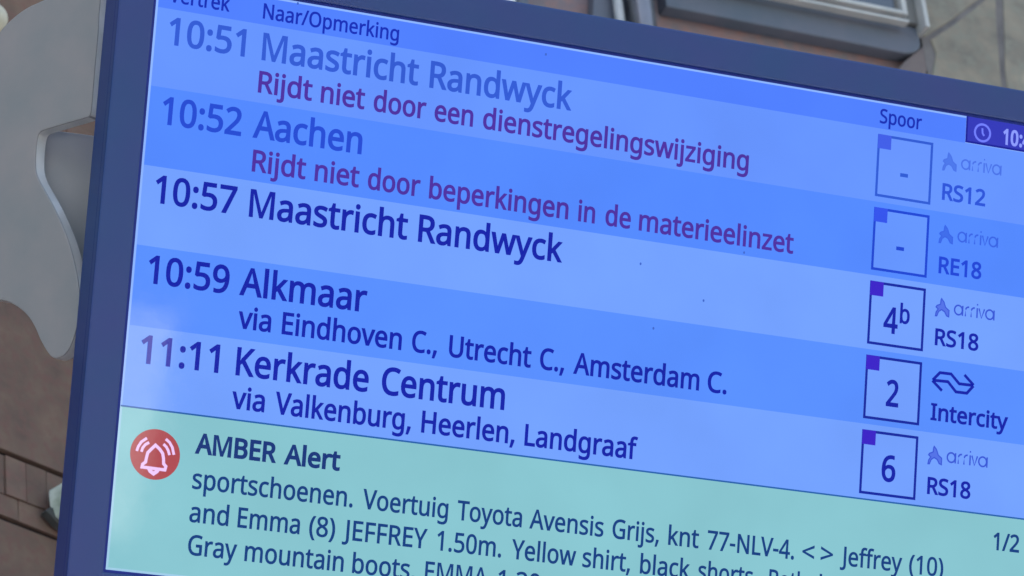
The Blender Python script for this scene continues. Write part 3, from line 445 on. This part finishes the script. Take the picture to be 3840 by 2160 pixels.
# grey stone slabs to the right of the window; the mauve piece is painted shadow
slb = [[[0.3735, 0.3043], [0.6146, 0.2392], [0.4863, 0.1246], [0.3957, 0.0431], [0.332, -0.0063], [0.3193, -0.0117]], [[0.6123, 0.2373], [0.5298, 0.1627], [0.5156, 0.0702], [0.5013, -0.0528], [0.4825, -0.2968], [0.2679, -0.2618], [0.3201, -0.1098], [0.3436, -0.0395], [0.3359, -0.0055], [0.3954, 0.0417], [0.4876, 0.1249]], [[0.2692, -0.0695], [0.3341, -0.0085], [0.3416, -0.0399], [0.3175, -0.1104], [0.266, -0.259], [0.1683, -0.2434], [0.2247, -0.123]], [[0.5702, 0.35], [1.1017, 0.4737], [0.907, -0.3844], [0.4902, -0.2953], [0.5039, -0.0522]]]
for qi, q in enumerate(slb):
    q = [tuple(p) for p in q]
    if area(q) < 0: q = q[::-1]
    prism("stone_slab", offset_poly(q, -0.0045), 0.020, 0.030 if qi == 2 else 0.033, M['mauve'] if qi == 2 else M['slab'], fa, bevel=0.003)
box("slab_bed", (x1+0.008, -1.2, 0.002, 1.6, 0.6, 0.0305), M['joint'], fa, 0)
DK = [[-0.4112, -0.0719], [-0.45, -0.112], [-0.3395, -0.0945], [-0.3184, 0.0777]]
prism("dark_panel", [(DK[0][0]+0.045, 0.35), (DK[0][0]-0.0, -0.03), (DK[1][0]-0.01, -0.30), (DK[2][0]+0.06, -0.32), (DK[2][0]+0.03, 0.35)], 0.002, 0.03, M['slate'], fa, bevel=0.003)
WB = [[-0.581, -0.1358], [-0.8385, -0.1426], [-0.5837, -0.1613]]
wb = empty("white_board", W1 @ Matrix.Translation((WB[0][0], WB[0][1], 0.0)))
tag(wb, "white painted board on the facade just showing over the top edge of the display", "board")
box("board_panel", (-0.42, -0.10, 0.004, -0.006, 0.5, 0.03), M['white'], wb, 0.002)
box("edge_strip", (-0.0058, -0.10, 0.004, 0.012, 0.5, 0.045), M['slate'], wb, 0.002)
# downpipe
PP = [[-0.3795, -0.1523], [-0.3661, -0.1494], [-0.3561, -0.1472], [-0.3175, -0.1389], [-0.3046, -0.1361]]
pc = (PP[1][0]+PP[4][0])/2; pr = (PP[4][0]-PP[1][0])/2
pipe = empty("drainpipe", W1 @ Matrix.Translation((pc, -H1, 0.0)))
tag(pipe, "vertical galvanised drainpipe with bright highlights left of the window sill", "pipe")
def tube(name, cx_, cz_, rx, rz, y0, y1, m, parent, n=28, square=0.0):
    V, F = [], []
    for y in (y0, y1):
        for j in range(n):
            a = 2*math.pi*j/n
            c, s = math.cos(a), math.sin(a)
            e = 2/(2+square*6)
            V.append((cx_+rx*math.copysign(abs(c)**e, c), y, cz_+rz*math.copysign(abs(s)**e, s)))
    for j in range(n):
        F.append((j, n+j, n+(j+1) % n, (j+1) % n))
    F += [tuple(range(n)), tuple(range(2*n-1, n-1, -1))]
    return mesh_obj(name, V, F, m, parent, smooth='fix')
tube("pipe", 0, 0.060, pr*0.86, pr*0.86, 0.0, TOPZ-0.2, M['pipe'], pipe)
tube("side_pipe", -pr*1.32, 0.045, 0.010, 0.010, 0.0, TOPZ-0.2, M['bead'], pipe)
for yy in (2.2, 4.2, 6.9):
    box("clamp", (-pr*1.15, yy, 0.002, pr*1.15, yy+0.03, 0.078), M['pipe'], pipe, 0.002)

# unseen white board added behind the viewer to give the glare at the screen's lower left
nb = empty("notice_board", Matrix.Translation((4.0, -6.0, 0)))
tag(nb, "white notice board on two grey posts, mirrored faintly in the screen", "board")
box("board_panel", (-0.95, -0.02, 0.55, 0.0, 0.02, 1.42), M['white'], nb, 0.004)
for xx in (-0.85, -0.10):
    box("leg", (xx-0.025, -0.075, 0, xx+0.025, -0.021, 1.42-0.05), M['post'], nb, 0.003)

# ------------------------------------------------------------ bracket that carries the display
BR = Matrix([[0.5404466, -0.1801041, -0.8218759, 1.0439236], [-0.8413783, -0.1156872, -0.5279195, 3.0888387], [-0.0, 0.9768209, -0.2140585, 3.8053129], [0.0, 0.0, 0.0, 1.0]])
br = empty("mounting_bracket", BR)
tag(br, "grey painted steel bracket with a curved hook plate at the left side of the display", "bracket")
hook = [tuple(p) for p in [[0.0855, 0.25398], [0.04981, 0.16742], [0.03944, 0.13382], [0.02714, 0.09806], [0.01394, 0.05812], [0.00928, 0.04851], [0.0034, 0.04821], [-0.017, 0.0516], [-0.03717, 0.05487], [-0.05138, 0.05715], [-0.05815, 0.05656], [-0.06223, 0.05135], [-0.06641, 0.04052], [-0.06958, 0.02928], [-0.07139, 0.01748], [-0.06967, 0.00674], [-0.06459, -0.00881], [-0.05829, -0.02699], [-0.05174, -0.05046], [-0.04695, -0.0734], [-0.04465, -0.09431], [-0.04402, -0.11446], [-0.04507, -0.13234], [-0.04844, -0.14925], [-0.0538, -0.16382], [-0.06083, -0.1762], [-0.06922, -0.18654], [-0.07834, -0.19206], [-0.08738, -0.19219], [-0.09447, -0.18824], [-0.09991, -0.17826], [-0.10484, -0.16419], [-0.10833, -0.15003], [-0.11397, -0.13559], [-0.12283, -0.1223], [-0.13431, -0.11069], [-0.14662, -0.10272], [-0.17382, -0.09101], [-0.2537, -0.07748], [-0.31386, -0.07266], [-0.26985, 0.14601], [-0.21732, 0.15605], [-0.15129, 0.1599], [-0.11092, 0.17136], [-0.08444, 0.18943], [-0.06479, 0.19687], [-0.04461, 0.20015], [-0.02094, 0.19922], [0.02869, 0.19617], [0.05922, 0.20159], [0.07555, 0.25861]]]
hp = prism("hook_plate", catmull(hook, 3), -0.0165, 0.0, [M['steel'], M['steel_edge']], br, bevel=0.0022, side=1)
MB = Matrix([[1.0, 0.0, 0.0, 1.0439236], [-0.0, -0.3987491, -0.9170601, 3.1667888], [-0.0, 0.9170601, -0.3987491, 3.8392066], [0.0, 0.0, 0.0, 1.0]])
mloc = BR.inverted() @ MB
mb_pts = [tuple(p) for p in [[-0.02713, 0.04405], [0.02795, 0.04509], [0.03278, -0.03901], [0.03102, -0.12201], [0.02272, -0.12168], [0.00614, -0.08344], [-0.01648, -0.03735], [-0.02593, -0.01839], [-0.03097, 0.00995]]]
mbx = prism("mounting_box", mb_pts, -0.05, 0.0, [M['boxpaint'], M['boxpaint']], br, bevel=0.0015)
mbx.matrix_local = mloc
sp_ = box("spacer_block", (0.03, -0.09, 0.001, 0.06, 0.0, 0.118), M['steel'], br, 0.002)
sp_.matrix_local = mloc
hx = min(p[0] for p in hook)
pw = BR @ Vector((hx, 0.0, 0.0))
post = empty("support_post", Matrix.Translation((pw.x, pw.y, 0)))
tag(post, "tall grey steel post that carries the bracket, just outside the left edge", "post")
box("shaft", (-0.13, -0.06, 0.02, 0.008, 0.06, 5.2), M['post'], post, 0.006)
box("foot_plate", (-0.2, -0.13, 0.0, 0.078, 0.13, 0.0195), M['post'], post, 0.003)

# ------------------------------------------------------------ the departure display
DM = Matrix([[1.0, 0.0, 0.0, 1.0833623], [-0.0, -0.3987491, -0.9170601, 2.9628476], [-0.0, 0.9170601, -0.3987491, 3.9605935], [0.0, 0.0, 0.0, 1.0]])
dis = empty("departure_display", DM)
tag(dis, "train departure screen in a dark blue frame listing times, destinations and platforms", "departure board")
U = 0.0845
SW, SHH = 1.1077, 0.62308
HH = 0.03151
BZ = 0.048*U/0.1   # frame width, 4 cm
BZ = 0.0408
g = 0.0028
def ring(name, o, i, z0, z1, m, parent, bevel=0.0, back=False):
    """rectangular frame; o, i = (x0,y0,x1,y1)"""
    V, F = [], []
    def rect(r, z): return [(r[0], r[1], z), (r[2], r[1], z), (r[2], r[3], z), (r[0], r[3], z)]
    V = rect(o, z1) + rect(i, z1) + rect(o, z0) + rect(i, z0)
    for k in range(4):
        j = (k+1) % 4
        F.append((k, j, 4+j, 4+k))
        F.append((8+k, 12+k, 12+j, 8+j))
        F.append((k, 8+k, 8+j, j))
        F.append((4+k, 4+j, 12+j, 12+k))
    return mesh_obj(name, V, F, m, parent, bevel=bevel)
ring("bezel", (-BZ, -SHH-BZ, SW+BZ, BZ), (-g, -SHH-g, SW+g, g), -0.010, 0.0035, M['navy'], dis, bevel=0.0022)
ring("gasket", (-g-0.0002, -SHH-g-0.0002, SW+g+0.0002, g+0.0002), (0.0001, -SHH+0.0001, SW-0.0001, -0.0001), -0.004, 0.0005, M['gasket'], dis)
box("housing", (-BZ+0.0012, -SHH-BZ+0.0012, -0.052, SW+BZ-0.0012, BZ-0.0012, -0.0105), M['navy'], dis, 0.003)
lcd = flat("screen_panel", [(0, -SHH), (SW, -SHH), (SW, 0), (0, 0)], 0.0, M['edge_blue'], dis)
E_ = 0.0026
Z1, Z2, Z3, Z4 = 0.0004, 0.0008, 0.0012, 0.0016
def rect(x0, y0, x1, y1): return [(x0, -y1), (x1, -y1), (x1, -y0), (x0, -y0)]
parents = {}
CX = 0.9706
hb = flat("header_band", rect(E_, 0.0024, CX, HH), Z1, M['header'], dis)
parents[0] = hb
rowcols = ['row1', 'row2', 'row3', 'row4', 'row5']
rowlab = ["first row, faded lettering: 10:51 Maastricht Randwyck does not run", "second row, faded lettering: 10:52 Aachen does not run",
          "third row: 10:57 Maastricht Randwyck from platform 4b", "fourth row: 10:59 Alkmaar intercity from platform 2", "fifth row: 11:11 Kerkrade Centrum from platform 6"]
for k in range(5):
    o = flat("timetable_row", rect(E_, HH+k*U, SW-E_, HH+(k+1)*U), Z1, M[rowcols[k]], dis)
    o['label'] = rowlab[k]
    parents[k+1] = o
sep = flat("separator_line", rect(0.0008, HH+5*U-0.0009, SW-0.0008, HH+5*U+0.0009), Z2, M['sep'], dis)
al = flat("alert_panel", rect(E_, HH+5*U+0.0008, SW-E_, SHH-E_), Z1, M['alertbg'], dis)
al['label'] = "pale green alert panel along the bottom of the screen"
parents[6] = al
flat("alert_margin", rect(0.0003, HH+5*U, SW-0.0003, SHH-0.0003), Z1*0.5, M['edge_alert'], dis)
ck = flat("clock_panel", rect(CX, 0.0003, SW-0.0003, 0.03091), Z2, M['clockbg'], dis)
flat("clock_shadow", rect(CX, 0.0003, CX+0.0022, 0.03091), Z3, M['gaskglow'], ck)
flat("clock_shadow", rect(CX+0.0023, 0.03091-0.0022, SW-0.0003, 0.03091), Z3, M['gaskglow'], ck)
parents[7] = ck
TEXT = [
['heading_text', 0, 'head', 24.85, 16.05, 24, [['Naar/Opmerking', 118.07, 272.63]]],
['heading_text', 0, 'head', 23.86, 16.05, 24, [['Vertrek', 13.68, 80.7]]],
['heading_text', 0, 'head', 24.99, 16.05, 24, [['Spoor', 858.98, 913.07]]],
['departure_time', 1, 'time1', 68.94, 28.31, 29, [['10:51', 16.86, 101.58]]],
['destination_text', 1, 'dest1', 69.27, 28.31, 29, [['Maastricht', 120.4, 298.4], ['Randwyck', 311.69, 479.01]]],
['remark_text', 1, 'remark', 104.77, 22.39, 29, [['Rijdt', 119.28, 179.84], ['niet', 189.8, 239.58], ['door', 249.95, 310.18], ['een', 320.08, 365.15], ['dienstregelingswijziging', 376.72, 697.65]]],
['departure_time', 2, 'time2', 154.29, 28.31, 29, [['10:52', 17.24, 104.85]]],
['destination_text', 2, 'dest2', 153.55, 28.31, 29, [['Aachen', 117.85, 240.53]]],
['remark_text', 2, 'remark', 189.93, 22.39, 29, [['Rijdt', 119.81, 179.8], ['niet', 190.01, 240.17], ['door', 250.2, 310.16], ['beperkingen', 320.63, 484.02], ['in', 495.79, 515.89], ['de', 528.37, 558.89], ['materieelinzet', 568.89, 759.05]]],
['departure_time', 3, 'text', 238.16, 28.31, 29, [['10:57', 16.97, 106.24]]],
['destination_text', 3, 'text', 238.22, 28.31, 29, [['Maastricht', 120.73, 299.29], ['Randwyck', 311.86, 480.26]]],
['departure_time', 4, 'text', 322.95, 28.31, 29, [['10:59', 17.13, 105.7]]],
['destination_text', 4, 'text', 322.13, 28.31, 29, [['Alkmaar', 117.69, 259.5]]],
['via_text', 4, 'text', 357.34, 22.39, 29, [['via', 118.99, 155.29], ['Eindhoven', 167.44, 302.43], ['C.,', 314.02, 343.1], ['Utrecht', 356.62, 452.24], ['C.,', 462.59, 491.54], ['Amsterdam', 502.59, 653.62], ['C.', 663.71, 687.21]]],
['departure_time', 5, 'text', 406.9, 28.31, 29, [['11:11', 16.7, 101.93]]],
['destination_text', 5, 'text', 406.65, 28.31, 29, [['Kerkrade', 120.65, 268.54], ['Centrum', 283.35, 425.06]]],
['via_text', 5, 'text', 441.95, 22.39, 29, [['via', 119.34, 155.47], ['Valkenburg,', 166.98, 319.87], ['Heerlen,', 331.75, 439.56], ['Landgraaf', 451.08, 584.32]]],
['alert_title', 6, 'title', 493.07, 19.86, 48, [['AMBER', 84.22, 172.54], ['Alert', 181.69, 243.81]]],
['alert_text', 6, 'alert', 530.13, 20.28, 22, [['sportschoenen.', 84.04, 261.24], ['Voertuig', 272.33, 369.24], ['Toyota', 379.65, 454.6], ['Avensis', 463.62, 550.51], ['Grijs,', 560.96, 616.7], ['knt', 627.92, 664.62], ['77-NLV-4.', 674.97, 781.52], ['<', 791.43, 806.33], ['>', 814.29, 829.58], ['Jeffrey', 838.91, 916.5], ['(10)', 925.64, 969.17]]],
['alert_text', 6, 'alert', 564.66, 20.28, 22, [['and', 83.94, 126.57], ['Emma', 136.48, 204.91], ['(8)', 215.27, 244.09], ['JEFFREY', 252.44, 347.59], ['1.50m.', 359.15, 433.36], ['Yellow', 445.11, 520.24], ['shirt,', 528.09, 584.67], ['black', 596.44, 655.99], ['shorts.', 666.31, 738.4], ['Both', 752.47, 797.89], ['h', 814.44, 826.72]]],
['alert_text', 6, 'alert', 598.52, 20.28, 22, [['Gray', 85.22, 138.26], ['mountain', 147.01, 256.43], ['boots.', 266.28, 336.94], ['EMMA', 348.15, 419.62], ['1.30', 431.93, 480.86]]],
['page_number', 6, 'alert', 492.42, 19.01, 30, [['1/2', 1031.71, 1065.37]]],
['train_type', 1, 'code1', 101.35, 18.17, 38, [['RS12', 943.73, 1000.19]]],
['train_type', 2, 'code2', 186.41, 18.17, 38, [['RE18', 944.01, 999.56]]],
['train_type', 3, 'text', 269.22, 18.17, 38, [['RS18', 943.86, 1000.23]]],
['train_type', 4, 'text', 354.86, 18.17, 38, [['Intercity', 943.21, 1043.13]]],
['train_type', 5, 'text', 438.7, 18.17, 38, [['RS18', 943.52, 999.1]]],
['platform_number', 3, 'text', 263.31, 28.48, 29, [['4', 877.25, 895.45]]],
['platform_number', 3, 'text', 250.23, 21.12, 29, [['b', 897.66, 910.23]]],
['platform_number', 4, 'text', 345.83, 28.73, 29, [['2', 885.49, 901.36]]],
['platform_number', 5, 'text', 430.63, 28.31, 29, [['6', 884.61, 902.27]]],
['clock_text', 7, 'clock', 25.3, 17.32, 45, [['10', 1019.56, 1039.74], [':4', 1041.03, 1056.63]]]]
cmap = {'head': 'headtext', 'time1': 'text1', 'dest1': 'text1', 'time2': 'text2', 'dest2': 'text2', 'remark': 'remark', 'text': 'text',
        'title': 'title', 'alert': 'alert', 'code1': 'code1', 'code2': 'code2', 'clock': 'clocktext'}
for name, pi, colr, vy, cap_, bold, words in TEXT:
    V = []
    text_geo(words, vy/1000.0, cap_/1000.0, bold, V)
    fill_rings(name, V, Z3, M[cmap[colr]], parents[pi], 2*bold*cap_/1.0e6)
# platform boxes
bx0, bx1, by0, by1 = [0.85772, 0.92918, 0.00654, 0.07859]
sqx, sqy = [0.87491, 0.02306]
bt = 0.0030
for k in range(5):
    y = HH+k*U
    lowc = ('boxfill1', 'boxfill2', 'boxfill3', 'boxfill4', 'boxfill3')[k]
    lc = ('line1', 'line2', 'line3', 'line3', 'line3')[k]
    o = flat("platform_box", rect(bx0, y+by0, bx1, y+by1), Z2, M[lowc], parents[k+1])
    V, F = [], []
    h_ = bt/2
    stroke_geo([(bx0+h_, -y-by0-h_), (bx1-h_, -y-by0-h_), (bx1-h_, -y-by1+h_), (bx0+h_, -y-by1+h_)], bt, Z3, V, F, closed=True)
    mesh_obj("box_outline", V, F, M[lc], parents[k+1])
    q = flat("corner_square", rect(bx0+0.0002, y+by0+0.0002, sqx, y+sqy), Z4, M[('sq1', 'sq2', 'sq3', 'sq3', 'sq3')[k]], parents[k+1])
for k, d in enumerate([[[888.58, 79.5], [898.66, 79.4], [898.6, 82.79], [888.61, 82.87]], [[888.57, 164.23], [898.6, 163.9], [898.4, 167.75], [888.44, 167.83]]]):
    xs = [p[0]/1000 for p in d]; ys = [p[1]/1000 for p in d]
    cy_ = sum(ys)/4; x0_, x1_ = (xs[0]+xs[3])/2, (xs[1]+xs[2])/2
    flat("platform_number", rect(x0_, cy_-0.0021, x1_, cy_+0.0021), Z3, M[lc if False else ('line1', 'line2')[k]], parents[k+1])
# operator signs
ARR = [[949.81, 14.03], [953.73, 18.25], [956.12, 24.04], [960.85, 27.23], [960.9, 35.77], [956.97, 34.61], [954.15, 30.25], [950.62, 28.58], [947.33, 30.92], [945.32, 36.3], [942.25, 36.55], [943.05, 31.11], [945.18, 27.78], [942.49, 25.69], [943.89, 23.22], [948.24, 21.27], [948.67, 16.63]]; ARV = [966.67, 31.43, 1019.69, 12.0]
def arriva(k, mfill, mline):
    dy = HH+k*U
    pts = [(x/1000, -(dy+y/1000)) for x, y in ARR]
    if area(pts) < 0: pts = pts[::-1]
    V, F = [], []
    fv = [Vector((x, y, 0)) for x, y in pts]
    for t in tessellate_polygon([fv]):
        a, b, c = pts[t[0]], pts[t[1]], pts[t[2]]
        ar = (b[0]-a[0])*(c[1]-a[1])-(c[0]-a[0])*(b[1]-a[1])
        F.append(tuple(t) if ar > 0 else (t[0], t[2], t[1]))
    V = [(x, y, Z2) for x, y in pts]
    mesh_obj("operator_emblem", V, F, M[mfill], parents[k+1])
    strokes("emblem_outline", [offset_poly(pts, -0.0007)], 0.0013, Z3, M[mline], parents[k+1], closed=True)
    x0_, yb_, x1_, xh = ARV[0]/1000, (ARV[1]/1000+dy), ARV[2]/1000, ARV[3]/1000
    s = (x1_-x0_)/4.72; sy = xh
    def P(x, y): return (x0_+x*s, -yb_+y*sy)
    def arc(cx_, cy_, r, a0, a1, n=14): return [P(cx_+r*math.cos(math.radians(a0+(a1-a0)*i/n)), cy_+r*1.0*math.sin(math.radians(a0+(a1-a0)*i/n))) for i in range(n+1)]
    paths = [arc(0.5, 0.5, 0.45, 0, 360, 22), [P(0.98, 0.0), P(0.98, 0.97)],
             [P(1.32, 0), P(1.32, 0.6)] + arc(1.66, 0.58, 0.34, 178, 80, 6), [P(1.98, 0), P(1.98, 0.6)] + arc(2.32, 0.58, 0.34, 178, 80, 6),
             [P(2.66, 0), P(2.66, 0.95)], [P(2.60, 1.28), P(2.74, 1.28)], [P(2.86, 0.95), P(3.18, 0.04), P(3.50, 0.95)],
             arc(4.12, 0.5, 0.45, 0, 360, 22), [P(4.62, 0.0), P(4.62, 0.97)]]
    strokes("operator_name", paths, 0.0019, Z3, M[mline], parents[k+1])
arriva(0, 'arf1', 'arl1'); arriva(1, 'arf2', 'arl2'); arriva(2, 'arf3', 'arl3'); arriva(4, 'arf3', 'arl3')
NS = [[(x/1000, -y/1000) for x, y in p] for p in [[[943.63, 309.91], [952.49, 300.39], [966.86, 300.11], [977.87, 309.97], [995.91, 309.63]], [[943.64, 310.06], [963.26, 309.36], [974.12, 319.69], [988.27, 319.47], [996.37, 310.1]], [[943.24, 310.49], [956.19, 320.62]], [[996.58, 309.32], [984.13, 298.93]]]]
V, F = [], []
for p in NS: stroke_geo(p, 0.0034, Z3, V, F)
mesh_obj("operator_emblem", V, F, M['text'], parents[4])
# clock symbol
cc = {'c': [992.29, 16.73], 'r': 10.35, 'hand': [[991.83, 11.34], [992.31, 16.98], [994.51, 20.02]], 'box': [[970.6, 1.88], [971.15, 30.91]]}
V, F = [], []
c_ = (cc['c'][0]/1000, -cc['c'][1]/1000)
stroke_geo([(c_[0]+0.0100*math.cos(a*math.pi/18), c_[1]+0.0098*math.sin(a*math.pi/18)) for a in range(36)], 0.0026, Z3, V, F, closed=True)
stroke_geo([(x/1000, -y/1000) for x, y in cc['hand']], 0.0024, Z3, V, F)
mesh_obj("clock_symbol", V, F, M['clockicon'], ck)
# alarm bell symbol
bl = {'c': [41.75, 499.88], 'l': [[16.79, 502.79], [66.55, 496.98], [39.46, 474.49], [44.05, 525.27]], 'outline': [[41.19, 490.36], [37.13, 494.86], [33.64, 498.99], [32.66, 504.54], [32.17, 508.89], [29.14, 511.53], [28.81, 514.43], [35.94, 514.47], [45.47, 514.63], [53.51, 514.62], [54.19, 510.93], [51.59, 508.54], [50.97, 502.99], [49.62, 497.98], [45.97, 493.82]], 'clap': [[35.97, 514.75], [38.01, 517.66], [41.77, 519.8], [45.1, 517.13], [46.37, 514.7]], 'dot': [41.24, 515.29], 'waves': [[[21.74, 498.66], [22.92, 493.95], [25.88, 488.73], [31.41, 484.18]], [[26.81, 498.93], [27.74, 494.81], [30.25, 491.08], [34.16, 488.32]], [[49.64, 488.22], [52.84, 490.72], [55.24, 494.17], [57.04, 498.84]], [[51.66, 482.81], [55.98, 485.75], [59.4, 490.52], [61.74, 498.0]]]}
bc_ = (bl['c'][0]/1000, -bl['c'][1]/1000)
V, F = [], []
disc_geo(bc_, 0.0268, Z2, V, F, 56, 0.0262)
mesh_obj("alarm_disc", V, F, M['alarm'], al)
V, F = [], []
stroke_geo([(x/1000, -y/1000) for x, y in bl['outline']], 0.0033, Z3, V, F, closed=True)
stroke_geo([(x/1000, -y/1000) for x, y in bl['clap']], 0.0040, Z3, V, F)
mesh_obj("bell", V, F, M['bell'], al)
for wv in bl['waves']:
    p = [(x/1000, -y/1000) for x, y in wv]
    strokes("sound_wave", [p], 0.0029, Z3, M['bell'], al)
# specks of dirt on the cover
V, F = [], []
for x, y in [[444.51, 12.06], [573.76, 227.22], [698.4, 197.46], [155.54, 2.66], [594.07, 296.34], [652.46, 257.71]]:
    disc_geo((x/1000, -y/1000), 0.0012, Z4, V, F, 8, 0.0016)
tag(mesh_obj("dust_specks", V, F, M['speck'], dis), kind='stuff')
